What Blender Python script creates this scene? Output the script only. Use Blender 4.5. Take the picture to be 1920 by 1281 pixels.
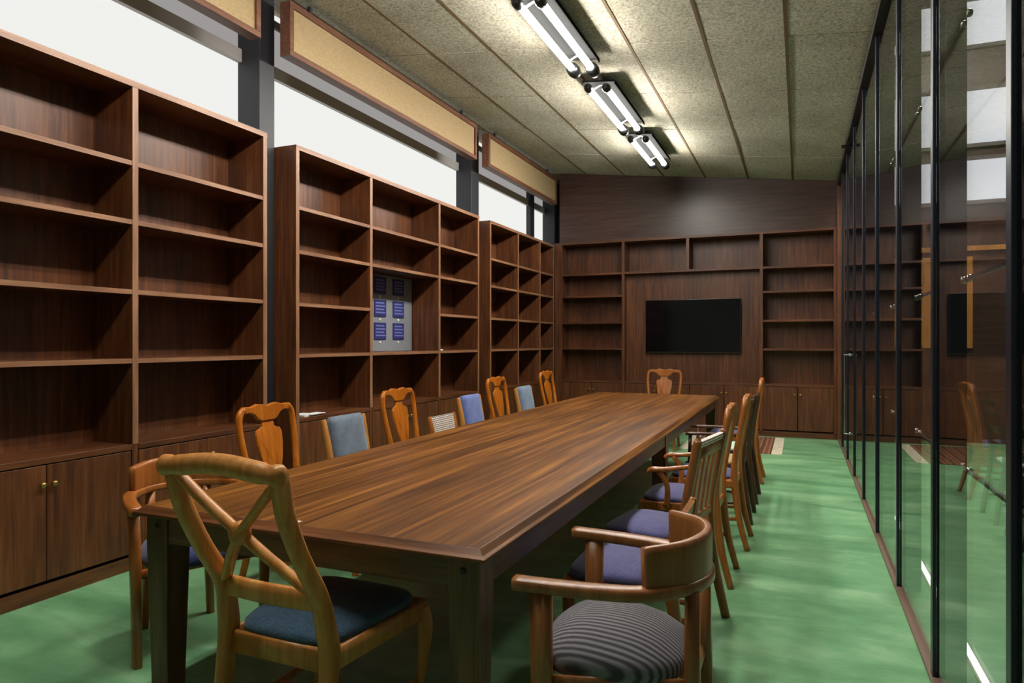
import bpy, bmesh, math, random
from mathutils import Vector, Matrix
random.seed(7)
for o in list(bpy.data.objects): bpy.data.objects.remove(o)
scene = bpy.context.scene
C = scene.collection

# ------------------------------------------------------------------ camera, world, exposure
cam_d = bpy.data.cameras.new('camera'); cam_d.lens = 24.0; cam_d.sensor_width = 36.0; cam_d.clip_end = 100
cam = bpy.data.objects.new('camera', cam_d); C.objects.link(cam)
cam.location = (0, 0, 1.36); cam.rotation_euler = (math.radians(90), 0, math.radians(22.874))
scene.camera = cam
world = bpy.data.worlds.new('world'); scene.world = world; world.use_nodes = True
world.node_tree.nodes['Background'].inputs[0].default_value = (0.75, 0.8, 0.9, 1)
world.node_tree.nodes['Background'].inputs[1].default_value = 0.3
vs = scene.view_settings
vs.view_transform = 'Standard'; vs.look = 'None'; vs.gamma = 1.0; vs.use_curve_mapping = False
vs.exposure = 0.0
TUBE = 120.0          # strength of the fluorescent tubes
DAY = 0.90           # strength of the frosted daylight panes

# ------------------------------------------------------------------ materials
def srgb(r, g, b):
    def f(c):
        c /= 255.0
        return c/12.92 if c <= 0.04045 else ((c+0.055)/1.055)**2.4
    return (f(r), f(g), f(b), 1)
def newmat(name):
    m = bpy.data.materials.new(name); m.use_nodes = True
    nt = m.node_tree; b = nt.nodes['Principled BSDF']
    return m, nt, b
def plain(name, col, rough=0.5, metal=0.0, spec=0.5):
    m, nt, b = newmat(name)
    b.inputs['Base Color'].default_value = col; b.inputs['Roughness'].default_value = rough
    b.inputs['Metallic'].default_value = metal; b.inputs['Specular IOR Level'].default_value = spec
    return m
def coords(nt, scale, kind='Object'):
    tc = nt.nodes.new('ShaderNodeTexCoord'); mp = nt.nodes.new('ShaderNodeMapping')
    mp.inputs['Scale'].default_value = scale
    nt.links.new(tc.outputs[kind], mp.inputs['Vector']); return mp.outputs['Vector']
def noise(nt, vec, scale, detail=4, rough=0.6, dist=0.0):
    n = nt.nodes.new('ShaderNodeTexNoise'); n.inputs['Scale'].default_value = scale
    n.inputs['Detail'].default_value = detail; n.inputs['Roughness'].default_value = rough
    n.inputs['Distortion'].default_value = dist
    nt.links.new(vec, n.inputs['Vector']); return n.outputs['Fac']
def ramp(nt, fac, stops):
    r = nt.nodes.new('ShaderNodeValToRGB'); e = r.color_ramp.elements
    e[0].position, e[0].color = stops[0]; e[1].position, e[1].color = stops[-1]
    for p, c in stops[1:-1]:
        x = e.new(p); x.color = c
    nt.links.new(fac, r.inputs['Fac']); return r.outputs['Color']
def mixc(nt, fac, a, b, mode='MIX'):
    m = nt.nodes.new('ShaderNodeMix'); m.data_type = 'RGBA'; m.blend_type = mode
    if isinstance(fac, float): m.inputs[0].default_value = fac
    else: nt.links.new(fac, m.inputs[0])
    nt.links.new(a, m.inputs[6]); nt.links.new(b, m.inputs[7]); return m.outputs[2]
def bump(nt, b, h, strength, dist=0.01):
    n = nt.nodes.new('ShaderNodeBump'); n.inputs['Strength'].default_value = strength
    n.inputs['Distance'].default_value = dist
    nt.links.new(h, n.inputs['Height']); nt.links.new(n.outputs['Normal'], b.inputs['Normal'])
def wood(name, dark, mid, light, axis='Z', rough=0.4, fine=1.0, spec=0.5, patch=0.35, run=0.9, dist=0.4):
    m, nt, b = newmat(name)
    s = {'X': (run, 14, 14), 'Y': (14, run, 14), 'Z': (14, 14, run)}[axis]
    v = coords(nt, tuple(q*fine for q in s))
    f1 = noise(nt, v, 2.2, 6, 0.62, dist)
    c1 = ramp(nt, f1, [(0.28, dark), (0.5, mid), (0.74, light)])
    s2 = {'X': (0.5, 2.2, 2.2), 'Y': (2.2, 0.5, 2.2), 'Z': (2.2, 2.2, 0.5)}[axis]
    f2 = noise(nt, coords(nt, s2), 2.0, 2, 0.5)
    c2 = ramp(nt, f2, [(0.3, (0.62, 0.58, 0.55, 1)), (0.7, (1.25, 1.25, 1.25, 1))])
    col = mixc(nt, patch*2 if patch*2 <= 1 else 1.0, c1, c2, 'MULTIPLY')
    nt.links.new(col, b.inputs['Base Color'])
    b.inputs['Roughness'].default_value = rough; b.inputs['Specular IOR Level'].default_value = spec
    bump(nt, b, f1, 0.06, 0.004)
    return m
WAL = (srgb(62, 32, 16), srgb(94, 53, 27), srgb(122, 75, 41))
LIP = (srgb(112, 74, 50), srgb(142, 100, 72), srgb(166, 124, 94))  # paler than the walnut: frontal light on board edges put into the colour
M = {}
for ax in 'XYZ': M['walnut'+ax] = wood('walnut_veneer_'+ax.lower(), *WAL, axis=ax, rough=0.42)
for ax in 'XYZ': M['lip'+ax] = wood('lit_edge_lipping_'+ax.lower(), *LIP, axis=ax, rough=0.42, patch=0.15)
M['panel'] = wood('dark_wall_veneer', srgb(52, 35, 30), srgb(68, 47, 40), srgb(82, 58, 50), axis='X', rough=0.36, patch=0.2)
M['table_top'] = wood('stained_table_top', srgb(50, 28, 11), srgb(112, 69, 28), srgb(170, 112, 50), axis='Y', rough=0.36, fine=1.35, spec=0.25, run=0.3, dist=0.1)
M['table_end'] = wood('stained_table_end', srgb(56, 32, 17), srgb(104, 62, 32), srgb(140, 90, 50), axis='X', rough=0.36, spec=0.3)
M['table_leg'] = wood('stained_table_leg', srgb(58, 38, 22), srgb(96, 66, 38), srgb(122, 88, 54), axis='Z', rough=0.4)
M['table_apronX'] = wood('stained_table_apron_end', srgb(58, 38, 22), srgb(96, 66, 38), srgb(122, 88, 54), axis='X', rough=0.4)
M['table_apronY'] = wood('stained_table_apron_side', srgb(52, 32, 20), srgb(84, 54, 33), srgb(110, 74, 46), axis='Y', rough=0.4)
M['honey'] = wood('honey_oak', srgb(160, 98, 40), srgb(194, 130, 62), srgb(214, 156, 86), axis='Z', rough=0.36, patch=0.15)
M['orange'] = wood('orange_varnished_wood', srgb(150, 78, 14), srgb(188, 104, 24), srgb(208, 128, 42), axis='Z', rough=0.3, patch=0.15)
M['amber'] = wood('amber_bentwood', srgb(134, 72, 26), srgb(168, 98, 42), srgb(188, 120, 60), axis='Z', rough=0.3, patch=0.15)
M['brown'] = wood('mid_brown_beech', srgb(112, 66, 30), srgb(142, 90, 46), srgb(164, 110, 62), axis='Z', rough=0.34, patch=0.15)
M['darkwood'] = wood('dark_brown_wood', srgb(52, 28, 18), srgb(78, 44, 28), srgb(100, 60, 40), axis='Z', rough=0.35, patch=0.15)
M['steel'] = plain('charcoal_painted_steel', srgb(38, 38, 44), 0.5)
M['mullion'] = plain('blue_black_anodised_metal', srgb(26, 30, 42), 0.35, 0.3)
M['black'] = plain('black_plastic', srgb(16, 16, 17), 0.35)
M['wallgrey'] = plain('dark_grey_plaster', srgb(70, 68, 68), 0.8)
M['plaster'] = plain('pale_plaster', srgb(178, 172, 160), 0.85)
M['brass'] = plain('brass', srgb(196, 160, 90), 0.3, 0.9)
M['chrome'] = plain('brushed_steel', srgb(190, 190, 190), 0.25, 1.0)
M['white'] = plain('white_paper', srgb(240, 240, 240), 0.7)
M['frame_grey'] = plain('grey_window_frame', srgb(104, 98, 98), 0.6)
M['frame_pale'] = plain('pale_grey_transom', srgb(176, 170, 168), 0.6)
M['frame_brown'] = wood('pelmet_frame_wood', srgb(78, 44, 28), srgb(104, 64, 42), srgb(126, 82, 56), axis='Y', rough=0.5, patch=0.1)
M['tray'] = plain('matt_black_enamel', srgb(20, 20, 20), 1.0, 0, 0.0)
M['batten'] = plain('brown_joint_strip', srgb(96, 74, 42), 0.8)
M['track'] = plain('bronze_floor_track', srgb(122, 98, 84), 0.5, 0.2)
M['grey_board'] = plain('grey_enamel_panel', srgb(132, 136, 142), 0.5)
M['card'] = plain('navy_card', srgb(42, 44, 104), 0.5)
M['card_line'] = plain('pale_blue_print', srgb(104, 112, 176), 0.6)

def emis(name, col, strength):
    m = bpy.data.materials.new(name); m.use_nodes = True; nt = m.node_tree
    nt.nodes.clear(); e = nt.nodes.new('ShaderNodeEmission'); o = nt.nodes.new('ShaderNodeOutputMaterial')
    e.inputs[0].default_value = col; e.inputs[1].default_value = strength
    nt.links.new(e.outputs[0], o.inputs[0]); return m
M['tube'] = emis('lit_fluorescent_tube', (1.0, 0.965, 0.89, 1), TUBE)
M['pane'] = emis('frosted_daylight_pane', (0.975, 0.98, 0.945, 1), DAY)
M['pane_upper'] = emis('shaded_daylight_pane', (0.92, 0.88, 0.86, 1), 0.36)
M['hall_pane'] = emis('hall_daylight_pane', (0.93, 0.92, 0.95, 1), 1.5)
M['lobby_fill'] = emis('lobby_fill_emitter', (1.0, 0.9, 0.75, 1), 55.0)  # emission of the added, unseen lobby fill
M['strip'] = emis('floor_strip_light', (1.0, 0.98, 0.92, 1), 4.0)

def glass():
    m = bpy.data.materials.new('clear_partition_glass'); m.use_nodes = True; nt = m.node_tree
    nt.nodes.clear(); o = nt.nodes.new('ShaderNodeOutputMaterial')
    t = nt.nodes.new('ShaderNodeBsdfTransparent'); t.inputs[0].default_value = (0.93, 0.95, 0.95, 1)
    g = nt.nodes.new('ShaderNodeBsdfGlossy'); g.inputs['Roughness'].default_value = 0.0
    f = nt.nodes.new('ShaderNodeFresnel'); f.inputs['IOR'].default_value = 1.5
    x = nt.nodes.new('ShaderNodeMixShader')
    gm = nt.nodes.new('ShaderNodeNewGeometry'); mr = nt.nodes.new('ShaderNodeMapRange')   # index seen from either side of the pane
    mr.inputs[3].default_value = 1.52; mr.inputs[4].default_value = 1/1.52
    nt.links.new(gm.outputs['Backfacing'], mr.inputs[0]); nt.links.new(mr.outputs[0], f.inputs['IOR'])
    nt.links.new(f.outputs[0], x.inputs[0]); nt.links.new(t.outputs[0], x.inputs[1]); nt.links.new(g.outputs[0], x.inputs[2])
    nt.links.new(x.outputs[0], o.inputs[0]); return m
M['glass'] = glass()

def ceiling_board():
    m, nt, b = newmat('wood_wool_ceiling_board')
    v = coords(nt, (1, 1, 1))
    f1 = noise(nt, v, 46, 5, 0.75)
    c1 = ramp(nt, f1, [(0.36, srgb(126, 122, 108)), (0.5, srgb(174, 169, 153)), (0.66, srgb(202, 197, 182))])
    f2 = noise(nt, v, 1.3, 2, 0.5)
    c2 = ramp(nt, f2, [(0.35, (0.86, 0.84, 0.8, 1)), (0.65, (1.08, 1.08, 1.06, 1))])
    nt.links.new(mixc(nt, 1.0, c1, c2, 'MULTIPLY'), b.inputs['Base Color'])
    b.inputs['Roughness'].default_value = 0.95; b.inputs['Specular IOR Level'].default_value = 0.1
    bump(nt, b, f1, 0.5, 0.01); return m
M['ceil'] = ceiling_board()

def floor_mat():
    m, nt, b = newmat('green_sealed_floor')
    f1 = noise(nt, coords(nt, (0.55, 1.9, 1)), 2.0, 6, 0.62, 0.6)
    c1 = ramp(nt, f1, [(0.30, srgb(90, 142, 100)), (0.52, srgb(118, 170, 124)), (0.74, srgb(156, 196, 152))])
    f2 = noise(nt, coords(nt, (1, 1, 1)), 9.0, 5, 0.7)
    c2 = ramp(nt, f2, [(0.35, (0.88, 0.9, 0.88, 1)), (0.65, (1.07, 1.06, 1.07, 1))])
    nt.links.new(mixc(nt, 1.0, c1, c2, 'MULTIPLY'), b.inputs['Base Color'])
    rr = nt.nodes.new('ShaderNodeMapRange'); rr.inputs[3].default_value = 0.3; rr.inputs[4].default_value = 0.48
    nt.links.new(f1, rr.inputs[0]); nt.links.new(rr.outputs[0], b.inputs['Roughness'])
    b.inputs['Specular IOR Level'].default_value = 0.35
    bump(nt, b, f2, 0.05, 0.003); return m
M['floor'] = floor_mat()

def fabric(name, c1, c2, scale=180, rough=0.85):
    m, nt, b = newmat(name)
    f = noise(nt, coords(nt, (1, 1, 1)), scale, 3, 0.6)
    f2 = noise(nt, coords(nt, (1, 1, 1)), 14, 2, 0.5)
    col = ramp(nt, f, [(0.35, c1), (0.65, c2)])
    sh = ramp(nt, f2, [(0.3, (0.85, 0.85, 0.85, 1)), (0.7, (1.1, 1.1, 1.1, 1))])
    nt.links.new(mixc(nt, 1.0, col, sh, 'MULTIPLY'), b.inputs['Base Color'])
    b.inputs['Roughness'].default_value = rough; b.inputs['Specular IOR Level'].default_value = 0.2
    b.inputs['Sheen Weight'].default_value = 0.25
    bump(nt, b, f, 0.25, 0.002); return m
M['denim'] = fabric('teal_blue_denim', srgb(42, 66, 88), srgb(70, 98, 118))
M['violet'] = fabric('slate_violet_cloth', srgb(70, 70, 112), srgb(94, 94, 138))
M['navy'] = fabric('navy_blue_cloth', srgb(52, 58, 102), srgb(72, 78, 128))
M['slate'] = fabric('slate_grey_cloth', srgb(92, 104, 120), srgb(116, 128, 142))
M['blue'] = fabric('cornflower_blue_cloth', srgb(84, 102, 160), srgb(112, 128, 184))
M['steelblue'] = fabric('steel_blue_cloth', srgb(98, 118, 144), srgb(126, 144, 164))
M['mint'] = fabric('pale_mint_cloth', srgb(178, 214, 196), srgb(212, 234, 218))
M['straw'] = fabric('straw_weave', srgb(176, 142, 92), srgb(212, 180, 130), 90)
M['taupe'] = fabric('taupe_cloth', srgb(128, 110, 88), srgb(150, 132, 106))
def linen():
    m, nt, b = newmat('tan_linen')
    f = noise(nt, coords(nt, (3, 6, 60)), 6, 4, 0.6)
    f2 = noise(nt, coords(nt, (3, 60, 6)), 6, 4, 0.6)
    a = ramp(nt, f, [(0.3, srgb(142, 119, 84)), (0.7, srgb(180, 156, 118))])
    c = ramp(nt, f2, [(0.3, (0.88, 0.87, 0.84, 1)), (0.7, (1.06, 1.06, 1.06, 1))])
    nt.links.new(mixc(nt, 1.0, a, c, 'MULTIPLY'), b.inputs['Base Color'])
    b.inputs['Roughness'].default_value = 0.9; return m
M['linen'] = linen()
def stripes():
    m, nt, b = newmat('grey_ribbed_stripe_cloth')
    w = nt.nodes.new('ShaderNodeTexWave'); w.wave_type = 'BANDS'; w.bands_direction = 'X'
    w.inputs['Scale'].default_value = 21.0; w.inputs['Distortion'].default_value = 0.15
    nt.links.new(coords(nt, (1, 1, 1)), w.inputs['Vector'])
    c = ramp(nt, w.outputs['Fac'], [(0.2, srgb(62, 60, 66)), (0.8, srgb(120, 118, 122))])
    nt.links.new(c, b.inputs['Base Color']); b.inputs['Roughness'].default_value = 0.85
    bump(nt, b, w.outputs['Fac'], 0.4, 0.004); return m
M['stripe'] = stripes()
def weave(name, sx=1.0):
    m, nt, b = newmat(name)
    t = nt.nodes.new('ShaderNodeTexBrick'); t.inputs['Scale'].default_value = 16.0*sx
    t.inputs['Color1'].default_value = srgb(244, 242, 236); t.inputs['Color2'].default_value = srgb(228, 224, 216)
    t.inputs['Mortar'].default_value = srgb(150, 124, 108); t.inputs['Mortar Size'].default_value = 0.06
    tc = nt.nodes.new('ShaderNodeTexCoord'); mp = nt.nodes.new('ShaderNodeMapping')
    mp.inputs['Rotation'].default_value = (math.radians(90), 0, 0)
    nt.links.new(tc.outputs['Object'], mp.inputs['Vector']); nt.links.new(mp.outputs['Vector'], t.inputs['Vector'])
    nt.links.new(t.outputs['Color'], b.inputs['Base Color']); b.inputs['Roughness'].default_value = 0.7
    return m
M['weave'] = weave('white_woven_tape')
def rug_mat():
    m, nt, b = newmat('brown_striped_rug')
    w = nt.nodes.new('ShaderNodeTexWave'); w.bands_direction = 'X'; w.inputs['Scale'].default_value = 2.6
    w.inputs['Distortion'].default_value = 1.0; w.inputs['Detail'].default_value = 3
    nt.links.new(coords(nt, (1, 1, 1)), w.inputs['Vector'])
    c = ramp(nt, w.outputs['Fac'], [(0.15, srgb(92, 52, 40)), (0.5, srgb(168, 124, 78)), (0.85, srgb(122, 70, 50))])
    f = noise(nt, coords(nt, (1, 1, 1)), 30, 4, 0.7)
    s = ramp(nt, f, [(0.3, (0.75, 0.75, 0.75, 1)), (0.7, (1.15, 1.15, 1.15, 1))])
    nt.links.new(mixc(nt, 1.0, c, s, 'MULTIPLY'), b.inputs['Base Color']); b.inputs['Roughness'].default_value = 0.95
    return m
M['rug'] = rug_mat()
M['fringe'] = fabric('cream_wool', srgb(206, 192, 164), srgb(236, 226, 204), 60)
M['screen'] = plain('glossy_black_screen', srgb(8, 9, 14), 0.08, 0, 0.6)

# ------------------------------------------------------------------ mesh helpers
def bx(bm, x0, x1, y0, y1, z0, z1):
    vs_ = [bm.verts.new((x, y, z)) for x in (x0, x1) for y in (y0, y1) for z in (z0, z1)]
    for f in ((0,1,3,2), (4,6,7,5), (0,4,5,1), (2,3,7,6), (0,2,6,4), (1,5,7,3)):
        bm.faces.new([vs_[i] for i in f])
def finish(bm, smooth=False):
    bmesh.ops.recalc_face_normals(bm, faces=bm.faces)
    if smooth:
        for f in bm.faces: f.smooth = True
def obj(name, bm, mat, parent=None, smooth=False, bevel=0.0, seg=2):
    finish(bm, smooth)
    me = bpy.data.meshes.new(name); bm.to_mesh(me); bm.free()
    me.materials.append(mat if not isinstance(mat, str) else M[mat])
    o = bpy.data.objects.new(name, me); C.objects.link(o)
    if parent: o.parent = parent
    if bevel > 0:
        md = o.modifiers.new('bevel', 'BEVEL'); md.width = bevel; md.segments = seg
        md.limit_method = 'ANGLE'; md.angle_limit = math.radians(40)
    return o
def box(name, mat, parent, x0, x1, y0, y1, z0, z1, bevel=0.0, seg=2):
    bm = bmesh.new(); bx(bm, x0, x1, y0, y1, z0, z1)
    return obj(name, bm, mat, parent, bevel=bevel, seg=seg)
def tag(o, label, cat, group=None):
    o['label'] = label; o['category'] = cat
    if group: o['group'] = group
    return o
def thing(name, label, cat, loc=(0,0,0), rotz=0.0, group=None):
    o = bpy.data.objects.new(name, None); C.objects.link(o)
    o.location = loc; o.rotation_euler = (0, 0, rotz); o.empty_display_size = 0.2
    return tag(o, label, cat, group)
def struct(o):
    o['kind'] = 'structure'; return o
def empty_struct(name):
    o = bpy.data.objects.new(name, None); C.objects.link(o); o['kind'] = 'structure'; return o

def smooth_path(pts, n=6):
    """Catmull-Rom through the points; every point may carry extra values after xyz"""
    P = [list(p) for p in pts]; P = [P[0]] + P + [P[-1]]; out = []
    for i in range(1, len(P)-2):
        p0, p1, p2, p3 = P[i-1], P[i], P[i+1], P[i+2]
        for k in range(n):
            t = k/n
            out.append([0.5*(2*b + (c-a)*t + (2*a-5*b+4*c-d)*t*t + (-a+3*b-3*c+d)*t**3) for a, b, c, d in zip(p0, p1, p2, p3)])
    out.append(P[-2]); return out
def sweep(bm, pts, up=(0, 0, 1), n=10, e=2.4, cap=True):
    """pts: (x,y,z,ra,rb): ra along side = tangent x up, rb along the other axis; superellipse section"""
    up = Vector(up); rings = []
    for i, p in enumerate(pts):
        a = Vector(pts[max(i-1, 0)][:3]); b = Vector(pts[min(i+1, len(pts)-1)][:3])
        T = (b-a).normalized(); S = T.cross(up)
        if S.length < 1e-4: S = T.cross(Vector((0, 1, 0)))
        S.normalize(); U = S.cross(T).normalized(); ring = []
        for k in range(n):
            th = 2*math.pi*(k+0.5)/n; cs, sn = math.cos(th), math.sin(th)
            q = (abs(cs)**e + abs(sn)**e)**(-1/e)
            ring.append(bm.verts.new(Vector(p[:3]) + S*(p[3]*cs*q) + U*(p[4]*sn*q)))
        rings.append(ring)
    for i in range(len(rings)-1):
        for k in range(n):
            bm.faces.new((rings[i][k], rings[i][(k+1) % n], rings[i+1][(k+1) % n], rings[i+1][k]))
    if cap:
        bm.faces.new(rings[0]); bm.faces.new(rings[-1])
def bar(name, mat, parent, pts, up=(0, 0, 1), n=10, e=2.4, sm=5):
    bm = bmesh.new(); sweep(bm, smooth_path(pts, sm) if sm else pts, up, n, e)
    o = obj(name, bm, mat, parent, smooth=True)
    return o
def interp(tab, x):
    if x <= tab[0][0]: return tab[0][1]
    for (a, va), (b, vb) in zip(tab, tab[1:]):
        if x <= b:
            t = (x-a)/(b-a); t = t*t*(3-2*t)*0.5 + t*0.5
            return va + (vb-va)*t
    return tab[-1][1]
def plate(name, mat, parent, outline, yfun, thick, bevel=0.004, bow=0.0):
    """flat shape cut from an x-z outline, following a leaning back yfun(z)"""
    bm = bmesh.new()
    def yy(x, z): return yfun(z) - bow*(1-(x/0.25)**2)
    f = [bm.verts.new((x, yy(x, z)+thick/2, z)) for x, z in outline]
    r = [bm.verts.new((x, yy(x, z)-thick/2, z)) for x, z in outline]
    bm.faces.new(f); bm.faces.new(list(reversed(r))); n = len(outline)
    for i in range(n): bm.faces.new((f[i], r[i], r[(i+1) % n], f[(i+1) % n]))
    return obj(name, bm, mat, parent, bevel=bevel)
def lathe(bm, prof, axis_o, axis='Z', n=16):
    rings = []
    for r, h_ in prof:
        ring = []
        for k in range(n):
            a = 2*math.pi*k/n; p = (r*math.cos(a), r*math.sin(a), h_)
            if axis == 'X': p = (p[2], p[0], p[1])
            if axis == 'Y': p = (p[0], p[2], p[1])
            ring.append(bm.verts.new(Vector(axis_o)+Vector(p)))
        rings.append(ring)
    for i in range(len(rings)-1):
        for k in range(n): bm.faces.new((rings[i][k], rings[i][(k+1) % n], rings[i+1][(k+1) % n], rings[i+1][k]))
    bm.faces.new(rings[0]); bm.faces.new(rings[-1])
def cushion(name, mat, parent, wf, wr, yf, yr, z0, z1, dome=0.03, e=4.5, n=44):
    """upholstered seat: front half-width wf, rear wr, between yr (rear) and yf (front)"""
    bm = bmesh.new(); rings = []
    cy, hy = (yf+yr)/2, (yf-yr)/2; H = z1-z0
    def out(s):
        pts = []
        for k in range(n):
            th = 2*math.pi*k/n; cs, sn = math.cos(th), math.sin(th)
            q = (abs(cs)**e + abs(sn)**e)**(-1/e)
            v = sn*q; w = wr + (wf-wr)*(v+1)/2
            pts.append((cs*q*w*s, cy + v*hy*s))
        return pts
    prof = [(0.95, z0), (0.985, z0+0.12*H), (1.0, z0+0.4*H), (0.99, z0+0.68*H), (0.95, z0+0.9*H), (0.88, z1+dome*0.1),
            (0.75, z1+dome*0.42), (0.55, z1+dome*0.74), (0.3, z1+dome*0.95), (0.12, z1+dome)]
    for s, z in prof: rings.append([bm.verts.new((x, y, z)) for x, y in out(s)])
    for i in range(len(rings)-1):
        for k in range(n): bm.faces.new((rings[i][k], rings[i][(k+1) % n], rings[i+1][(k+1) % n], rings[i+1][k]))
    bm.faces.new(rings[0]); bm.faces.new(rings[-1])
    return obj(name, bm, mat, parent, smooth=True)

# ------------------------------------------------------------------ the room
XF, YB, XG = -3.65, 10.42, 0.50          # bookcase fronts, front of the end unit, glass partition
YN = -2.6
def zc(x): return 3.57 - 0.119*(x-0.54)
fl = struct(box('floor', 'floor', None, -4.3, 3.2, YN, 11.3, -0.1, 0.0))
# ceiling: dark backing, each board a piece of its own, brown strips along the long joints
def slab(name, mat, parent, x0, x1, y0, y1, drop0, drop1, bevel=0.0):
    bm = bmesh.new()
    v = [bm.verts.new((x, y, zc(x)-d)) for x in (x0, x1) for y in (y0, y1) for d in (drop1, drop0)]
    for f in ((0,1,3,2), (4,6,7,5), (0,4,5,1), (2,3,7,6), (0,2,6,4), (1,5,7,3)): bm.faces.new([v[i] for i in f])
    return obj(name, bm, mat, parent, bevel=bevel)
ceil = struct(slab('ceiling', 'batten', None, -4.3, 0.66, YN, 11.3, -0.12, -0.025))
xl = [-4.3, -3.72, -3.11, -2.505, -1.9, -1.29, -0.69, -0.095, 0.5]
yl = [-2.6, -1.73, -0.52, 0.68, 1.89, 3.09, 4.3, 5.5, 6.7, 7.93, 9.13, 10.42]
for i in range(len(xl)-1):
    for j in range(len(yl)-1):
        d = random.uniform(-0.002, 0.002)
        slab('ceiling_tile', 'ceil', ceil, xl[i]+0.011, xl[i+1]-0.011, yl[j]+0.006, yl[j+1]-0.006, -0.025, d, bevel=0.003)
for x in xl[1:-1]: slab('joint_strip', 'batten', ceil, x-0.0115, x+0.0115, YN, 10.42, -0.02, 0.003)
# left wall
wl = struct(box('wall_left', 'wallgrey', None, -4.3, -4.08, YN, 11.3, 0, 2.55))
cols = [(-0.1+0.4, 0.47), (4.106, 4.27), (7.80, 8.02), (11.0, 11.2)]
for a, b_ in cols: box('column', 'steel', wl, -4.08, -3.852, a, b_, 0, zc(-3.852)-0.01, bevel=0.004)
segs = [(0.47, 4.106), (4.27, 7.80), (8.02, 11.0)]
for i, (a, b_) in enumerate(segs):
    w = empty_struct('window_%d' % (i+1)); w.location = (-4.08, a, 2.55)
    def wbox(nm, mt, y0, y1, z0, z1, x0=-4.10, x1=-4.05, bev=0.0):
        return box(nm, mt, w, x0+4.08, x1+4.08, y0-a, y1-a, z0-2.55, z1-2.55, bevel=bev)
    wbox('pane', 'pane', a, b_, 2.55, 3.55, -4.10, -4.07)
    wbox('transom', 'frame_pale', a, b_, 3.55, 3.65, -4.12, -4.03)
    wbox('upper_pane', 'pane_upper', a, b_, 3.65, 3.98, -4.10, -4.07)
    wbox('top_rail', 'frame_grey', a, b_, 3.98, 4.04, -4.12, -4.04)
    wbox('vent_strip', 'pane', a, b_, 4.04, 4.11, -4.10, -4.08)
    if i == 2: wbox('mullion', 'steel', 10.24, 10.42, 2.56, 4.08, -4.07, -4.0)
# wall at the far end: dark veneer above the shelving; plain walls behind and behind the camera
wb = struct(box('wall_back', 'panel', None, -3.57, 0.56, 10.44, 11.0, 2.945, 4.04))
box('backing', 'walnutZ', wb, -3.57, 0.56, 10.78, 11.0, 0, 2.945)
box('jamb', 'walnutZ', wb, 0.475, 0.57, 10.38, 10.78, 0, zc(0.57)-0.015, bevel=0.003)
box('corner_block', 'wallgrey', wb, -4.08, -3.57, 11.2, 11.3, 0, 4.15)
struct(box('wall_front', 'plaster', None, -4.3, 3.2, YN-0.1, YN, 0, 4.2))

# right wall: glass partition with deep dark posts
wr = empty_struct('wall_right'); wr.location = (XG, 0, 0)
ymul = [-2.35, -1.25, -0.1, 1.0, 2.09, 3.19, 4.285, 5.42, 6.52, 7.6, 8.65, 9.66]
for y in ymul: box('mullion', 'mullion', wr, -0.012, 0.105, y-0.025, y+0.025, 0.0, zc(XG)-0.03, bevel=0.003)
edges = [YN] + ymul + [10.38]
for a, b_ in zip(edges, edges[1:]):
    box('glass_pane', 'glass', wr, 0.0, 0.010, a+(0.025 if a != YN else 0), b_-(0.025 if b_ != 10.38 else 0), 0.02, zc(XG)-0.07)
box('top_rail', 'black', wr, -0.035, 0.13, YN, 10.38, zc(XG)-0.075, zc(XG)-0.02, bevel=0.003)
box('floor_track', 'track', wr, -0.02, 0.03, YN, 10.38, 0.0, 0.02, bevel=0.003)
# patch fittings of the joints between the panes
for y, m in ((2.72, 2.09), (3.74, 3.19), (4.72, 4.285), (5.85, 5.42)):
    for z in (0.93, 1.57, 2.45):
        bm = bmesh.new()
        for d in (-0.045, 0.045): lathe(bm, [(0.013, 0.0105), (0.013, 0.022), (0.008, 0.027)], (0, y+d, z), 'X', 10)
        obj('patch_fitting', bm, 'chrome', wr, smooth=True)
        if z < 2: box('cross_bar', 'mullion', wr, 0.0105, 0.02, m+0.026, y-0.06, z-0.006, z+0.006)
bm = bmesh.new(); bx(bm, -0.09, 0.0, 8.13, 8.165, 3.44, 3.47); bx(bm, -0.05, -0.02, 8.06, 8.235, 3.455, 3.49)
obj('rail_bracket', bm, 'black', wr)
# door pull on the far leaf
t = thing('door_pull', 'tall slim steel pull handle on the far glass leaf', 'handle', (XG, 8.25, 0))
bm = bmesh.new(); sweep(bm, smooth_path([(0, 0, 0.36, .009, .009), (-0.05, 0, 0.36, .009, .009), (-0.055, 0, 0.4, .009, .009), (-0.055, 0, 0.8, .009, .009), (-0.055, 0, 1.18, .009, .009), (-0.05, 0, 1.215, .009, .009), (0, 0, 1.215, .009, .009)], 4), (0, 1, 0), 8, 2)
obj('grip', bm, 'chrome', t, smooth=True)
for z in (0.36, 1.215):
    bm = bmesh.new(); lathe(bm, [(0.018, -0.008), (0.018, 0.0)], (0, 0, z), 'X', 12); obj('rose', bm, 'chrome', t)

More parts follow.
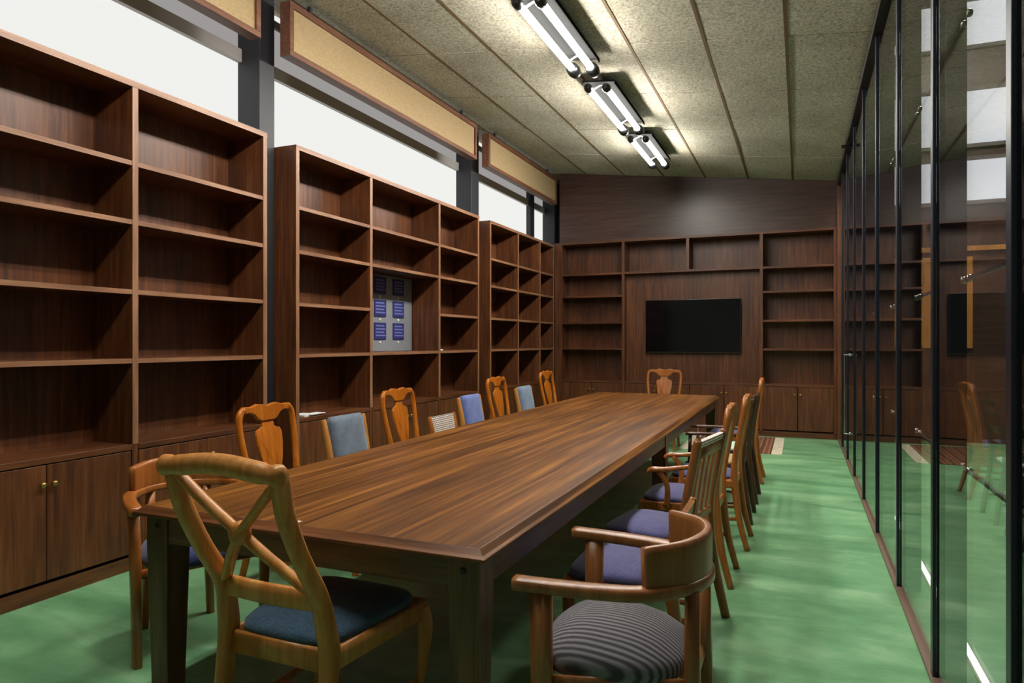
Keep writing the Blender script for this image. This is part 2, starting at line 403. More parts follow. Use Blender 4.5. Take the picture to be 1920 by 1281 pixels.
# lobby beyond the glass
HY = 10.85
struct(box('wall_lobby_side', 'wallgrey', None, 3.1, 3.2, YN, 11.3, 0, 6.0))
he = struct(box('wall_lobby_end', 'panel', None, 0.66, 3.2, HY, HY+0.2, 0, 6.0))
struct(box('wall_lobby_upper', 'wallgrey', None, 0.52, 0.64, YN, 11.3, zc(0.56)+0.0, 6.0))
struct(box('ceiling_lobby', 'wallgrey', None, 0.64, 3.2, YN, 11.3, 6.0, 6.1))
for i, (z0, z1) in enumerate(((3.22, 3.82), (3.98, 4.75), (5.3, 5.95))):
    w = empty_struct('window_%d' % (4+i)); w.location = (1.0, HY, z0)
    box('pane', 'hall_pane', w, 0, 2.0, -0.02, -0.005, 0.03, z1-z0-0.03)
    for a, b_ in ((-0.02, 0.03), (z1-z0-0.03, z1-z0+0.02)): box('frame', 'frame_grey', w, -0.03, 2.03, -0.05, 0, a, b_)
box('lobby_panel', 'honey', he, 1.15, 2.13, HY-0.04, HY, 1.27, 2.5, bevel=0.004)
box('lobby_rail', 'honey', he, 1.0, 3.1, HY-0.06, HY, 2.575, 2.64, bevel=0.004)
box('strip_light', 'strip', fl, 0.665, 0.69, 2.2, 6.0, 0.0, 0.012)
box('strip_housing', 'track', fl, 0.655, 0.70, 2.19, 6.01, 0.0, 0.006)

lt = thing('lobby_fill_light', 'added unseen fill light panel on the high ceiling of the lobby beyond the glass', 'lamp', (1.9, 7.6, 6.0))  # unseen panel added to brighten the lobby end wall and floor
box('fill_housing', 'frame_grey', lt, -0.75, 0.75, -0.75, 0.75, -0.06, 0.0); box('fill_diffuser', 'lobby_fill', lt, -0.7, 0.7, -0.7, 0.7, -0.07, -0.06)
# ------------------------------------------------------------------ pelmets over the windows
def pelmet(label, y0, y1, zb=3.56):
    x = -3.60; H = 0.42; L = y1-y0; D = 0.10
    t = thing('window_pelmet', label, 'pelmet', (x, y0, zb), 0, 'fabric pelmets above the windows')
    box('fabric_panel', 'linen', t, -0.03, -0.02, 0.03, L-0.03, 0.03, H-0.03)
    fw = 0.045
    box('frame_rail', 'frame_brown', t, -D, 0, 0, L, 0, fw, bevel=0.004)
    box('frame_rail', 'frame_brown', t, -D, 0, 0, L, H-fw, H, bevel=0.004)
    box('frame_stile', 'frame_brown', t, -D, 0, 0, fw, fw, H-fw, bevel=0.004)
    box('frame_stile', 'frame_brown', t, -D, 0, L-fw, L, fw, H-fw, bevel=0.004)
    for yy in (0.3, L-0.3):
        box('hanger', 'steel', t, -0.075, -0.045, yy-0.015, yy+0.015, H, zc(x)-zb+0.005)
pelmet('tan linen pelmet in a brown frame above the nearest bookcase', 0.62, 3.855)
pelmet('tan linen pelmet in a brown frame above the bookcase with the grey board', 4.16, 7.45)
pelmet('tan linen pelmet in a brown frame nearest the end wall', 7.79, 10.40)

# ------------------------------------------------------------------ bookcases along the left wall
SH = [2.42, 2.07, 1.655, 1.245]
def knob(parent, loc, axis='X', sgn=1):
    bm = bmesh.new(); s = sgn
    lathe(bm, [(0.006, 0), (0.006, 0.012*s), (0.014, 0.018*s), (0.015, 0.026*s), (0.008, 0.031*s)], loc, axis, 12)
    return obj('knob', bm, 'brass', parent, smooth=True)
def lip(o, mat, x0, x1, y0, y1, z0, z1): return box('lit_edge_band', mat, o, x0, x1, y0, y1, z0, z1)  # thin pale strip added so a board's front edge looks lit
def bookcase(label, y0, y1, parts, skip=()):
    """runs along Y; local origin at the front foot corner, back towards -X"""
    t = thing('bookcase', label, 'bookcase', (XF, y0, 0), 0, 'bookcases under the windows')
    L = y1-y0; D = 0.36; TH = 0.038; TOP = 2.91; CT = 0.75
    for a, b_ in ((0, TH), (L-TH, L)):
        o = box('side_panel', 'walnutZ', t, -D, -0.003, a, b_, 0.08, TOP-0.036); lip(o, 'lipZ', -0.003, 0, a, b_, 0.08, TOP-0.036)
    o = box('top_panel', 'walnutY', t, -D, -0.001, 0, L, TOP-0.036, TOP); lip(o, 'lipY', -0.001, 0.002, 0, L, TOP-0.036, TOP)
    box('back_panel', 'walnutZ', t, -D+0.001, -D+0.018, TH, L-TH, 0.08, TOP-0.036)
    cut = [0.0] + [p-y0 for p in parts] + [L]
    for p in cut[1:-1]:
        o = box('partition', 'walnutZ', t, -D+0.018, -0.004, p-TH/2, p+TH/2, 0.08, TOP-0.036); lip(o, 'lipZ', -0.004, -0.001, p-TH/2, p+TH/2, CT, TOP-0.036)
    for k in range(len(cut)-1):
        a = cut[k] + (TH if k == 0 else TH/2); b_ = cut[k+1] - (TH if k == len(cut)-2 else TH/2)
        for s, z in enumerate(SH):
            if (k, s) in skip: continue
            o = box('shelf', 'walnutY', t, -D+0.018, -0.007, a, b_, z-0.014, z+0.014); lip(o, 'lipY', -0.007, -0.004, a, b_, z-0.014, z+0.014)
        box('counter', 'walnutY', t, -D+0.018, 0.0, a, b_, CT-0.034, CT, bevel=0.003)
        m = (a+b_)/2
        for d0, d1, kn in ((a+0.006, m-0.002, m-0.03), (m+0.002, b_-0.006, m+0.03)):
            dr = box('door', 'walnutZ', t, -0.026, -0.004, d0, d1, 0.10, CT-0.04, bevel=0.003)
            knob(dr, (-0.004, kn, 0.61), 'X', 1)
    box('plinth', 'walnutY', t, -D+0.02, -0.012, 0.0, L, 0.0, 0.08)
bookcase('walnut bookcase nearest the camera, left of the first steel column', 0.80, 3.968, [1.84, 2.878])
bookcase('walnut bookcase between the two steel columns, holding the grey board', 4.285, 7.61, [5.31, 6.607], skip=((1, 2),))
bookcase('narrow-bay walnut bookcase in the far left corner', 7.93, 10.40, [8.884, 9.759])

# grey board with six navy cards at the back of the open bay
t = thing('wall_board', 'grey enamel board with six navy blue cards inside the bookcase bay', 'board', (XF-0.341, 5.335, 1.26))
box('panel', 'grey_board', t, 0, 0.012, 0, 1.23, 0.0, 0.79, bevel=0.002)
for r in range(3):
    for c in range(2):
        y = 0.60+0.345*c; z = 0.12+0.235*r
        cd = box('card', 'card', t, 0.012, 0.022, y-0.105, y+0.105, z, z+0.175, bevel=0.002)
        for k in range(4): box('print_line', 'card_line', cd, 0.022, 0.0232, y-0.085, y+0.085-0.02*(k % 2), z+0.035+0.033*k, z+0.05+0.033*k)
        bm = bmesh.new(); lathe(bm, [(0.013, 0.012), (0.013, 0.018), (0.008, 0.022)], (0, y, z-0.028), 'X', 10); obj('button', bm, 'white', t)

# ------------------------------------------------------------------ shelving and television wall
t = thing('shelving_unit', 'dark walnut wall shelving around the television on the end wall', 'shelving', (-3.57, YB, 0))
def sx(name, mat, x0, x1, y0, y1, z0, z1, par=None, bevel=0.002): return box(name, mat, par or t, x0+3.57, x1+3.57, y0-YB, y1-YB, z0, z1, bevel=bevel)
BK = YB+0.34
verts = [-3.57, -2.55, -0.535, 0.43]
TH = 0.045
sx('top_panel', 'walnutX', -3.645, 0.472, YB, BK, 2.905, 2.942)
for v in verts: sx('side_panel' if v in (verts[0], verts[-1]) else 'partition', 'walnutZ', v-(0.075 if v == verts[0] else 0), v+TH, YB, BK, 0.08, 2.905)
sx('back_panel', 'walnutZ', -3.57+TH, -2.55, BK-0.02, BK, 0.08, 2.905)
sx('back_panel', 'walnutZ', -0.535+TH, 0.43, BK-0.02, BK, 0.08, 2.905)
sx('back_panel', 'walnutZ', -2.55+TH, -0.535, BK-0.02, BK, 2.44, 2.905)
sx('divider', 'walnutZ', -1.57, -1.57+TH, YB, BK-0.02, 2.44, 2.905)
sx('shelf', 'walnutX', -2.55+TH, -0.535, YB+0.002, BK-0.02, 2.405, 2.44)
sx('television_panel', 'walnutZ', -2.55+TH, -0.535, BK-0.2, BK, 0.75, 2.405)
for a, b_ in ((-3.57+TH, -2.55), (-0.535+TH, 0.43)):
    for z in SH: sx('shelf', 'walnutX', a, b_, YB+0.004, BK-0.02, z-0.015, z+0.015)
sx('counter', 'walnutX', -3.57+TH, -2.55, YB, BK-0.02, 0.716, 0.75)
sx('counter', 'walnutX', -2.55+TH, -0.535, YB, BK, 0.716, 0.75)
sx('counter', 'walnutX', -0.535+TH, 0.43, YB, BK-0.02, 0.716, 0.75)
for a, b_, nd in ((-3.57+TH, -2.55, 2), (-2.55+TH, -0.535, 4), (-0.535+TH, 0.43, 2)):
    w = (b_-a)/nd
    for k in range(nd):
        d = sx('door', 'walnutZ', a+k*w+0.004, a+(k+1)*w-0.004, YB+0.004, YB+0.026, 0.10, 0.71, bevel=0.003)
        kx = a+(k+1)*w-0.035 if k % 2 == 0 else a+k*w+0.035
        knob(d, (kx+3.57, 0.004, 0.61), 'Y', -1)
sx('plinth', 'walnutX', -3.645, 0.472, YB+0.02, BK, 0, 0.08)
tv = thing('television', 'wide black flat television mounted on the walnut end wall', 'television', (-1.497, BK-0.2, 1.59))
box('casing', 'black', tv, -0.70, 0.70, -0.06, -0.008, -0.405, 0.405, bevel=0.006)
box('screen', 'screen', tv, -0.69, 0.69, -0.0625, -0.0595, -0.385, 0.397)
box('wall_bracket', 'black', tv, -0.25, 0.25, -0.012, 0.0, -0.15, 0.15)

# ------------------------------------------------------------------ fluorescent fixtures
def fixture(label, y0, y1):
    xm = -1.715; zt = zc(xm); t = thing('fluorescent_lamp', label, 'lamp', (xm, y0, zt), 0, 'twin fluorescent lamps down the ceiling')
    L = y1-y0; sl = -0.119
    box('mounting_rail', 'frame_grey', t, -0.02, 0.02, 0.16, L-0.16, -0.06, 0.004, bevel=0.004)
    bm = bmesh.new()
    v = [bm.verts.new((x, y, z+sl*x)) for x in (-.155, .155) for y in (.1, L-.12) for z in (-.078, -.068)]
    for f in ((0,1,3,2), (4,6,7,5), (0,4,5,1), (2,3,7,6), (0,2,6,4), (1,5,7,3)): bm.faces.new([v[i] for i in f])
    for s in (-1, 1):  # side lips added to the tray to keep tube light off the ceiling
        w_ = [bm.verts.new((s*x, y, z+sl*s*x)) for x in (.151, .157) for y in (.1, L-.12) for z in (-.104, -.0785)]
        for f in ((0,1,3,2), (4,6,7,5), (0,4,5,1), (2,3,7,6), (0,2,6,4), (1,5,7,3)): bm.faces.new([w_[i] for i in f])
    obj('shielding_tray', bm, 'tray', t)
    for s in (-1, 1):
        x = s*0.085; z = -0.15 + sl*x
        bm = bmesh.new(); lathe(bm, [(0.024, 0.09), (0.026, 0.1), (0.026, L-0.15), (0.024, L-0.14)], (x, 0, z), 'Y', 16)
        obj('tube', bm, 'tube', t, smooth=True)
        bm = bmesh.new(); lathe(bm, [(0.014, 0.02), (0.034, 0.03), (0.04, 0.06), (0.038, 0.095), (0.02, 0.1)], (x, 0, z), 'Y', 14)
        obj('socket', bm, 'black', t, smooth=True)
        bm = bmesh.new(); lathe(bm, [(0.03, L-0.15), (0.05, L-0.14), (0.056, L-0.07), (0.048, L-0.02), (0.018, L)], (x, 0, z), 'Y', 16)
        obj('ballast_cap', bm, 'black', t, smooth=True)
        for yy in (0.2, L-0.22):
            bm = bmesh.new(); sweep(bm, [(0, yy, -0.07, .006, .012), (x, yy, z+0.03, .006, .012)], (0, 1, 0), 8, 4); obj('clip', bm, 'frame_grey', t)
fixture('nearest twin tube fluorescent lamp in view, cut by the top picture edge', 4.30, 5.72)
fixture('middle twin tube fluorescent lamp on the sloping ceiling', 6.02, 7.52)
fixture('farthest twin tube fluorescent lamp, towards the television', 7.74, 9.12)
fixture('twin tube fluorescent lamp above the middle of the table', 2.62, 4.02)
fixture('twin tube fluorescent lamp above the near table end', 0.92, 2.32)

# ------------------------------------------------------------------ the long table
TX0, TX1, TY0, TY1 = -2.245, -0.825, 1.755, 7.92
t = thing('conference_table', 'long dark-stained wooden meeting table with square tapered legs', 'table', ((TX0+TX1)/2, (TY0+TY1)/2, 0))
W, L = (TX1-TX0)/2, (TY1-TY0)/2
bm = bmesh.new()
rg = []
for (o_, z) in ((0.03, 0.722), (0.0, 0.728), (0.0, 0.738), (0.012, 0.744), (0.03, 0.76)):
    rg.append([bm.verts.new((sx_*(W-o_), sy_*(L-o_), z)) for sx_, sy_ in ((-1,-1), (1,-1), (1,1), (-1,1))])
for a, b_ in zip(rg, rg[1:]):
    for k in range(4): bm.faces.new((a[k], a[(k+1) % 4], b_[(k+1) % 4], b_[k]))
bm.faces.new(rg[0]); bm.faces.new(rg[-1])
top = obj('tabletop', bm, 'table_top', t, bevel=0.002); top.data.materials.append(M['table_end'])
for f in top.data.polygons:
    if abs(f.normal.y) > 0.3: f.material_index = 1
in_ = 0.04
for sy_ in (-1, 1):
    y = sy_*(L-in_); box('apron', 'table_apronX', t, -W+in_, W-in_, min(y, y-sy_*0.03), max(y, y-sy_*0.03), 0.628, 0.722, bevel=0.002)
for sx_ in (-1, 1):
    x = sx_*(W-in_); box('apron', 'table_apronY', t, min(x, x-sx_*0.03), max(x, x-sx_*0.03), -L+in_+0.03, L-in_-0.03, 0.628, 0.722, bevel=0.002)
def table_leg(cx, cy):
    bm = bmesh.new(); h0, h1 = 0.052, 0.038; r = []
    for hh, z in ((h1, 0.0), (h0, 0.628), (h0, 0.722)):
        r.append([bm.verts.new((cx+a*hh, cy+b_*hh, z)) for a, b_ in ((-1,-1), (1,-1), (1,1), (-1,1))])
    for a, b_ in zip(r, r[1:]):
        for k in range(4): bm.faces.new((a[k], a[(k+1) % 4], b_[(k+1) % 4], b_[k]))
    bm.faces.new(r[0]); bm.faces.new(r[-1])
    lg = obj('leg', bm, 'table_leg', t, bevel=0.003)
    return lg
for sx_ in (-1, 1):
    for cy in (-L+0.085, 0.0, L-0.085): table_leg(sx_*(W-0.085), cy)
for sx_ in (-1, 1):   # plugged bolt heads at the near corners
    bm = bmesh.new(); lathe(bm, [(0.009, 0), (0.009, -0.004), (0.006, -0.006)], (sx_*(W-0.085), -L+0.033, 0.688), 'Y', 10); obj('bolt_head', bm, 'black', t)

# ------------------------------------------------------------------ chairs (local: seat faces +Y, origin on the floor under the seat)
BACK = [(0.0, -0.285), (0.2, -0.235), (0.44, -0.205), (0.6, -0.208), (0.8, -0.245), (0.92, -0.268), (1.0, -0.27)]
yb = lambda z: interp(BACK, z)
def place(name, label, cat, x, y, rot, z=0.0, group='chairs around the meeting table'):
    return thing(name, label, cat, (x, y, z), math.radians(rot), group)
def seat_frame(t, mat, wf, wr, yf, yr, z0, z1):
    bm = bmesh.new(); P = [(-wf, yf), (wf, yf), (wr, yr), (-wr, yr)]
    a = [bm.verts.new((x, y, z0)) for x, y in P]; b_ = [bm.verts.new((x, y, z1)) for x, y in P]
    bm.faces.new(a); bm.faces.new(b_)
    for k in range(4): bm.faces.new((a[k], a[(k+1) % 4], b_[(k+1) % 4], b_[k]))
    return obj('seat_frame', bm, mat, t, bevel=0.008)
def cabriole(t, mat, x, y, z=0.42):
    s = 1 if x > 0 else -1
    return bar('leg', mat, t, [(x, y, z, .026, .026), (x+s*.012, y+.014, z-.07, .026, .026), (x+s*.006, y+.008, z-.18, .019, .019), (x-s*.004, y-.004, 0.12, .015, .015), (x, y+.006, 0.03, .017, .017), (x+s*.004, y+.01, 0.0, .022, .022)], (0, 1, 0))
def splat_chair(label, x, y, rot, wood_, cloth, arms=False, z=0.0):
    t = place('splat_back_chair', label, 'chair', x, y, rot, z)
    for s in (-1, 1):
        bar('back_post', wood_, t, [(s*.185, yb(0), 0, .016, .018), (s*.178, yb(.2), .2, .018, .021), (s*.172, yb(.44), .44, .02, .024), (s*.185, yb(.58), .58, .018, .02), (s*.208, yb(.76), .76, .017, .018), (s*.215, yb(.88), .88, .018, .018), (s*.206, yb(.945), .945, .02, .018), (s*.175, yb(.978), .978, .02, .018)], (0, 1, 0))
        cabriole(t, wood_, s*.205, .195)
        bar('stretcher', wood_, t, [(s*.2, .19, .17, .009, .012), (s*.178, -.23, .2, .009, .012)], sm=0, n=8)
    out = [(-.20, .972), (-.17, .992), (-.12, .99), (-.075, 1.003), (-.035, .998), (0, .987), (.035, .998), (.075, 1.003), (.12, .99), (.17, .992), (.20, .972),
           (.18, .955), (.135, .958), (.10, .945), (.078, .918), (.05, .905), (-.05, .905), (-.078, .918), (-.10, .945), (-.135, .958), (-.18, .955)]
    plate('crest_rail', wood_, t, out, yb, .03)
    sp = [(-.046, .907), (-.046, .872), (-.066, .86), (-.09, .856), (-.103, .83), (-.1, .77), (-.085, .70), (-.058, .62), (-.045, .57), (-.055, .52), (-.07, .47)]
    plate('splat', wood_, t, sp + [(-a, b_) for a, b_ in reversed(sp)], yb, .014, .002)
    seat_frame(t, wood_, .235, .19, .215, -.215, .40, .45)
    cushion('seat', cloth, t, .225, .175, .21, -.185, .445, .475, .03)
    if arms:
        for s in (-1, 1):
            ar = bar('arm', wood_, t, [(s*.2, yb(.66)+.01, .66, .014, .016), (s*.235, -.1, .665, .016, .014), (s*.262, .06, .645, .018, .014), (s*.262, .13, .64, .02, .016), (s*.258, .155, .62, .018, .014)])
            bar('arm_support', wood_, ar, [(s*.258, .1, .635, .014, .016), (s*.25, .05, .55, .013, .015), (s*.222, .06, .43, .016, .018)], (0, 1, 0))
    return t
def pad_chair(label, x, y, rot, wood_, cloth, top=.87, z=0.0):
    t = place('upholstered_chair', label, 'chair', x, y, rot, z)
    for s in (-1, 1):
        bar('back_post', wood_, t, [(s*.19, yb(0), 0, .017, .02), (s*.19, yb(.2), .2, .019, .022), (s*.19, yb(.44), .44, .021, .024), (s*.2, yb(.62), .62, .019, .02), (s*.21, yb(top-.05), top-.05, .017, .018), (s*.212, yb(top-.012), top-.012, .014, .014)], (0, 1, 0), e=4)
        bar('leg', wood_, t, [(s*.205, .19, .42, .024, .024), (s*.205, .19, .2, .021, .021), (s*.203, .188, 0, .016, .016)], (0, 1, 0), sm=0, e=5)
        bar('stretcher', wood_, t, [(s*.203, .19, .17, .009, .014), (s*.19, -.23, .17, .009, .014)], sm=0, n=8, e=4)
    bm = bmesh.new(); rows = []
    for k in range(9):
        zz = .56 + (top-.56)*k/8; rows.append((0, yb(zz)+.012, zz, .175 if k not in (0, 8) else .165, .034 if k not in (0, 8) else .02))
    sweep(bm, rows, (0, 1, 0), 24, 5); obj('back_pad', bm, cloth, t, smooth=True)
    bar('back_rail', wood_, t, [(-.2, yb(.54), .54, .012, .02), (.2, yb(.54), .54, .012, .02)], sm=0, e=5, n=8)
    seat_frame(t, wood_, .23, .2, .215, -.215, .39, .44)
    cushion('seat', cloth, t, .225, .19, .212, -.185, .435, .475, .025)
    return t
def woven_chair(label, x, y, rot, wood_, cloth, top, back_z, z=0.0, slats=False, weave_h=None, panel='weave'):
    t = place('woven_back_chair', label, 'chair', x, y, rot, z)
    for s in (-1, 1):
        bar('back_post', wood_, t, [(s*.195, yb(0), 0, .018, .02), (s*.195, yb(.25), .25, .02, .022), (s*.195, yb(.44), .44, .021, .024), (s*.202, yb(.6), .6, .019, .021), (s*.21, yb(top-.03), top-.03, .018, .019), (s*.21, yb(top), top, .014, .014)], (0, 1, 0), e=3.5)
        bar('leg', wood_, t, [(s*.205, .19, .43, .023, .023), (s*.205, .19, 0, .017, .017)], (0, 1, 0), sm=0, e=4)
        bar('stretcher', wood_, t, [(s*.205, .19, .18, .01, .012), (s*.195, -.235, .18, .01, .012)], sm=0, n=8)
    bm = bmesh.new(); wh = weave_h or (top-back_z)
    sweep(bm, [(0, yb(zz), zz, .195, .012) for zz in (top-wh, top-wh*.66, top-wh*.33, top-.004)], (0, 1, 0), 20, 8)
    obj('woven_panel' if panel == 'weave' else 'back_panel', bm, panel, t, smooth=False)
    if slats:
        bar('top_rail', wood_, t, [(-.2, yb(top-wh-.03), top-wh-.03, .012, .03), (.2, yb(top-wh-.03), top-wh-.03, .012, .03)], sm=0, e=6, n=12)
        bar('back_rail', wood_, t, [(-.2, yb(.53), .53, .012, .02), (.2, yb(.53), .53, .012, .02)], sm=0, e=6, n=12)
        for xx in (-.12, -.04, .04, .12):
            plate('slat', wood_, t, [(xx-.017, .53), (xx+.017, .53), (xx+.017, top-wh-.04), (xx-.017, top-wh-.04)], yb, .012, .002)
    else:
        bar('back_rail', wood_, t, [(-.2, yb(back_z), back_z-.012, .012, .018), (.2, yb(back_z), back_z-.012, .012, .018)], sm=0, e=6, n=12)
    seat_frame(t, wood_, .23, .2, .215, -.215, .40, .44)
    cushion('seat', cloth, t, .225, .19, .212, -.185, .435, .475, .03)
    return t
def ladder_chair(label, x, y, rot, wood_, cloth, top=.93, z=0.0, arms=True):
    t = place('ladder_back_chair', label, 'chair', x, y, rot, z)
    for s in (-1, 1):
        bar('back_post', wood_, t, [(s*.2, yb(0)+.02, 0, .016, .018), (s*.2, yb(.3), .3, .019, .019), (s*.2, yb(.5), .5, .019, .019), (s*.205, yb(top-.06), top-.06, .018, .018), (s*.205, yb(top), top, .012, .012)], (0, 1, 0))
        bar('leg', wood_, t, [(s*.21, .19, .44, .02, .02), (s*.21, .19, 0, .016, .016)], (0, 1, 0), sm=0)
        for zz in (.15, .27): bar('stretcher', wood_, t, [(s*.21, .19, zz, .01, .01), (s*.2, yb(zz), zz, .01, .01)], sm=0, n=8)
        if arms:
            ar = bar('arm', wood_, t, [(s*.205, yb(.66), .66, .014, .016), (s*.235, -.02, .665, .018, .012), (s*.24, .2, .66, .022, .013)])
            bar('arm_support', wood_, ar, [(s*.228, .17, .65, .013, .013), (s*.21, .18, .43, .014, .014)], (0, 1, 0), sm=0)
    for zz in (.56, .68, .80, .89):
        plate('rung', wood_, t, [(-.195, zz-.022), (0, zz-.026), (.195, zz-.022), (.195, zz+.02), (0, zz+.03), (-.195, zz+.02)], yb, .014, .003)
    seat_frame(t, wood_, .225, .195, .205, -.205, .405, .44)
    cushion('seat', cloth, t, .22, .19, .2, -.2, .435, .46, .015)
    return t
def tub_chair(label, x, y, rot, wood_, cloth, z=0.0):
    """low bent-wood armchair: U-shaped arm ring with a raised curved backrest"""
    t = place('bentwood_armchair', label, 'chair', x, y, rot, z)
    w, yf = .262, .245; ZA = .665
    hf = [(-.282, yf), (-.275, .12), (-.258, -.02), (-.228, -.12), (-.152, -.21), (-.075, -.25)]
    ring = hf + [(0, -.262)] + [(-a, b_) for a, b_ in reversed(hf)]
    bar('arm_ring', wood_, t, [(a, b_, ZA, .027 if abs(a) > .2 else .02, .018) for a, b_ in ring], e=7, n=16)
    bm = bmesh.new()
    inner = smooth_path([(p[0], p[1], ZA) for p in ring[3:10]], 6)
    n = len(inner)
    pts = []
    for i, p in enumerate(inner):
        u = abs(2*i/(n-1)-1); hh = .125 - .012*(u**2)
        pts.append((p[0], p[1]+.002, ZA+.004+hh/2, .014, hh/2+.01))
    sweep(bm, pts, (0, 0, 1), 24, 7); obj('backrest', bm, wood_, t, smooth=True)
    for s in (-1, 1):
        bar('leg', wood_, t, [(s*.277, .165, ZA-.012, .022, .032), (s*.27, .165, .44, .022, .03), (s*.262, .165, 0, .018, .022)], (0, 1, 0), sm=0, e=5)
        bar('leg', wood_, t, [(s*.125, -.235, ZA-.012, .02, .02), (s*.13, -.235, .44, .021, .022), (s*.15, -.25, 0, .018, .02)], (0, 1, 0), sm=0, e=5)
        bar('side_rail', wood_, t, [(s*.262, .165, .385, .01, .02), (s*.13, -.225, .385, .01, .02)], sm=0, e=5, n=8)
    bar('front_rail', wood_, t, [(-.26, .168, .385, .01, .02), (.26, .168, .385, .01, .02)], sm=0, e=5, n=8)
    bar('back_rail', wood_, t, [(-.13, -.232, .385, .01, .02), (.13, -.232, .385, .01, .02)], sm=0, e=5, n=8)
    cushion('seat', cloth, t, .245, .19, .235, -.215, .39, .455, .07, e=2.9)
    return t
def cross_back_chair(label, x, y, rot, wood_, cloth):
    t = place('cross_back_chair', label, 'chair', x, y, rot)
    T = [(0.0, -.30), (.2, -.262), (.44, -.235), (.58, -.25), (.75, -.345), (.9, -.415), (1.0, -.44), (1.05, -.445)]
    yt = lambda zz: interp(T, zz)
    px = lambda zz: interp([(0, .205), (.44, .198), (.6, .186), (.8, .19), (.95, .195), (1.05, .196)], zz)
    for s in (-1, 1):
        bar('back_post', wood_, t, [(s*px(zz), yt(zz), zz, a, b_) for zz, a, b_ in ((0, .017, .02), (.15, .019, .024), (.32, .021, .028), (.44, .023, .032), (.52, .022, .031), (.62, .02, .027), (.75, .019, .025), (.88, .019, .025), (.97, .02, .025), (1.01, .02, .022))], (0, 1, 0), n=16, e=5)
        cabriole(t, wood_, s*.225, .225, .43)
        bar('side_stretcher', wood_, t, [(s*.22, .22, .17, .009, .014), (s*.2, -.27, .17, .009, .014)], sm=0, n=8, e=3)
        bar('side_rail', wood_, t, [(s*.235, .235, .418, .013, .034), (s*.195, -.225, .418, .013, .034)], sm=0, e=5, n=12)
    bar('cross_stretcher', wood_, t, [(-.21, 0, .17, .009, .013), (.21, 0, .17, .009, .013)], sm=0, n=8, e=3)
    bar('front_rail', wood_, t, [(-.23, .232, .418, .013, .034), (.23, .232, .418, .013, .034)], sm=0, e=5, n=12)
    bar('rear_rail', wood_, t, [(-.19, -.232, .418, .013, .036), (.19, -.232, .418, .013, .036)], sm=0, e=5, n=12)
    # turned crest rail with collars near the rolled ends
    rl = []
    for k in range(33):
        u = -1+2*k/32; xx = u*.226; a = abs(u)
        r = .030 - .006*math.exp(-((a-.78)/.05)**2) + .002*math.exp(-((a-.9)/.05)**2)
        if a > .97: r = .022
        rl.append((xx, yt(1.02)-.01+.02*(1-a*a)*-.6, 1.015 + .012*math.cos(u*math.pi)*.8, r*.92, r))
    bm = bmesh.new(); sweep(bm, rl, (0, 0, 1), 14, 2.2); obj('crest_rail', bm, wood_, t, smooth=True)
    bar('lower_rail', wood_, t, [(-.185, yt(.605), .605, .014, .032), (0, yt(.605)-.012, .605, .014, .032), (.185, yt(.605), .605, .014, .032)], e=4, n=12)
    c = (0, yt(.81)-.012, .815)
    for s in (-1, 1):
        for zz, xx in ((.985, s*.19), (.635, s*.165)):
            bar('cross_slat', wood_, t, [(xx, yt(zz), zz, .012, .02), (xx*.5, (yt(zz)+c[1])/2-.004, (zz+c[2])/2, .012, .018), (c[0], c[1], c[2], .012, .019)], (0, 1, 0), e=3, n=10)
    bm = bmesh.new(); lathe(bm, [(.02, -.022), (.034, -.012), (.034, .012), (.02, .022)], c, 'Y', 14); obj('centre_boss', bm, wood_, t, smooth=True)
    cushion('seat', cloth, t, .235, .19, .24, -.235, .445, .485, .03, e=5)
    return t

cross_back_chair('honey cross-back chair with teal seat at the near table end', -1.462, 1.872, -1, 'honey', 'denim')
tub_chair('amber low-back armchair with navy seat at the near left table corner', -2.575, 2.325, -117, 'amber', 'navy')
splat_chair('orange splat-back chair, nearest of its kind along the bookcases', -2.585, 3.095, -90, 'orange', 'navy')
pad_chair('chair with dark slate grey padded back beside the nearest splat-back chair', -2.555, 3.765, -90, 'honey', 'slate')
splat_chair('orange splat-back chair in front of the bay with the grey board', -2.585, 4.50, -90, 'orange', 'navy')
woven_chair('low chair with white woven back beside the cornflower blue chair', -2.56, 5.09, -90, 'amber', 'taupe', .742, .60)
pad_chair('chair with cornflower blue padded back on the bookcase side', -2.555, 5.63, -90, 'honey', 'blue')
splat_chair('orange splat-back chair between the blue and steel blue padded chairs', -2.585, 6.345, -90, 'orange', 'navy')
pad_chair('chair with steel blue padded back, farthest padded chair', -2.555, 6.96, -90, 'honey', 'steelblue')
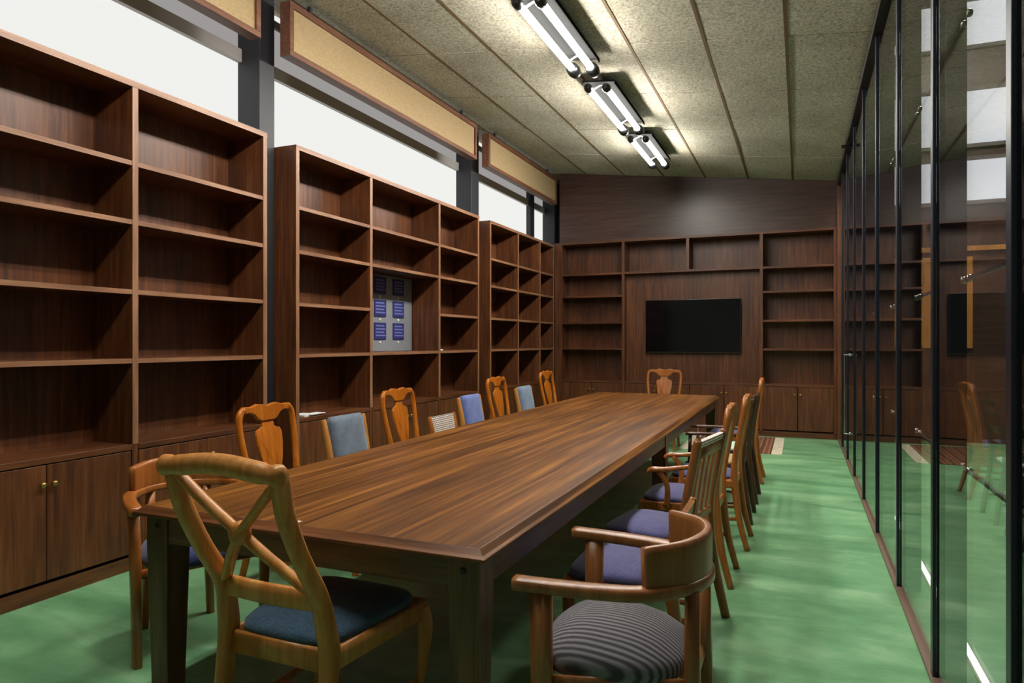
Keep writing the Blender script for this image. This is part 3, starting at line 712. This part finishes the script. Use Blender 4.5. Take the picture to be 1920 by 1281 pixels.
splat_chair('orange splat-back chair at the far end of the bookcase side', -2.585, 7.83, -90, 'orange', 'navy')
splat_chair('splat-back chair at the far table end facing the camera', -1.64, 8.77, 180, 'amber', 'navy', z=0.0)
tub_chair('brown low-back armchair with grey striped seat at the near right corner', -.515, 2.10, 90, 'brown', 'stripe')
woven_chair('low-backed chair with violet seat, half hidden behind the striped armchair', -.64, 2.74, 90, 'brown', 'violet', .70, .60, panel='brown')
woven_chair('slatted chair with white woven band along its top rail, glass side', -.65, 3.37, 81, 'brown', 'violet', .915, .87, slats=True, weave_h=.03)
splat_chair('splat-back armchair with slate violet seat on the glass side', -.635, 4.11, 90, 'amber', 'violet', arms=True)
splat_chair('splat-back side chair with navy seat in the middle of the glass side', -.60, 4.86, 90, 'amber', 'navy')
ladder_chair('dark ladder-back armchair with straw seat on the glass side', -.60, 5.55, 90, 'darkwood', 'straw')
ladder_chair('dark ladder-back chair with pale mint seat on the glass side', -.60, 6.25, 90, 'darkwood', 'mint', arms=False, top=.88)
splat_chair('splat-back chair farthest along the glass side, near the rug', -.615, 7.10, 90, 'amber', 'violet')

# ------------------------------------------------------------------ rug and small things
t = thing('rug', 'brown striped rug with cream fringe on the floor before the television', 'rug', (-0.2, 8.8, 0))
box('pile', 'rug', t, -1.10, -0.12, 0, 1.5, 0.0, 0.008, bevel=0.003)
for x0, x1 in ((-0.12, 0.0), (-1.22, -1.10)): box('fringe', 'fringe', t, x0, x1, 0, 1.5, 0.0, 0.005)
t = thing('paper_stack', 'two white papers lying on the bookcase counter by the column', 'paper', (-3.735, 4.53, .7505))
box('sheet', 'white', t, -.1, .05, -.1, .06, 0, .012)
box('sheet', 'white', t, -.02, .075, -.05, .13, 0.012, .016)
tag(box('eraser', 'white', None, -3.68, -3.655, 6.635, 6.69, 1.2595, 1.275, bevel=0.003), 'tiny white block at the edge of a shelf right of the grey board', 'eraser')
tag(box('paper_scrap', 'fringe', None, -1.56, -1.525, 1.795, 1.82, .7602, .763), 'small cream paper scrap on the near edge of the table', 'paper')
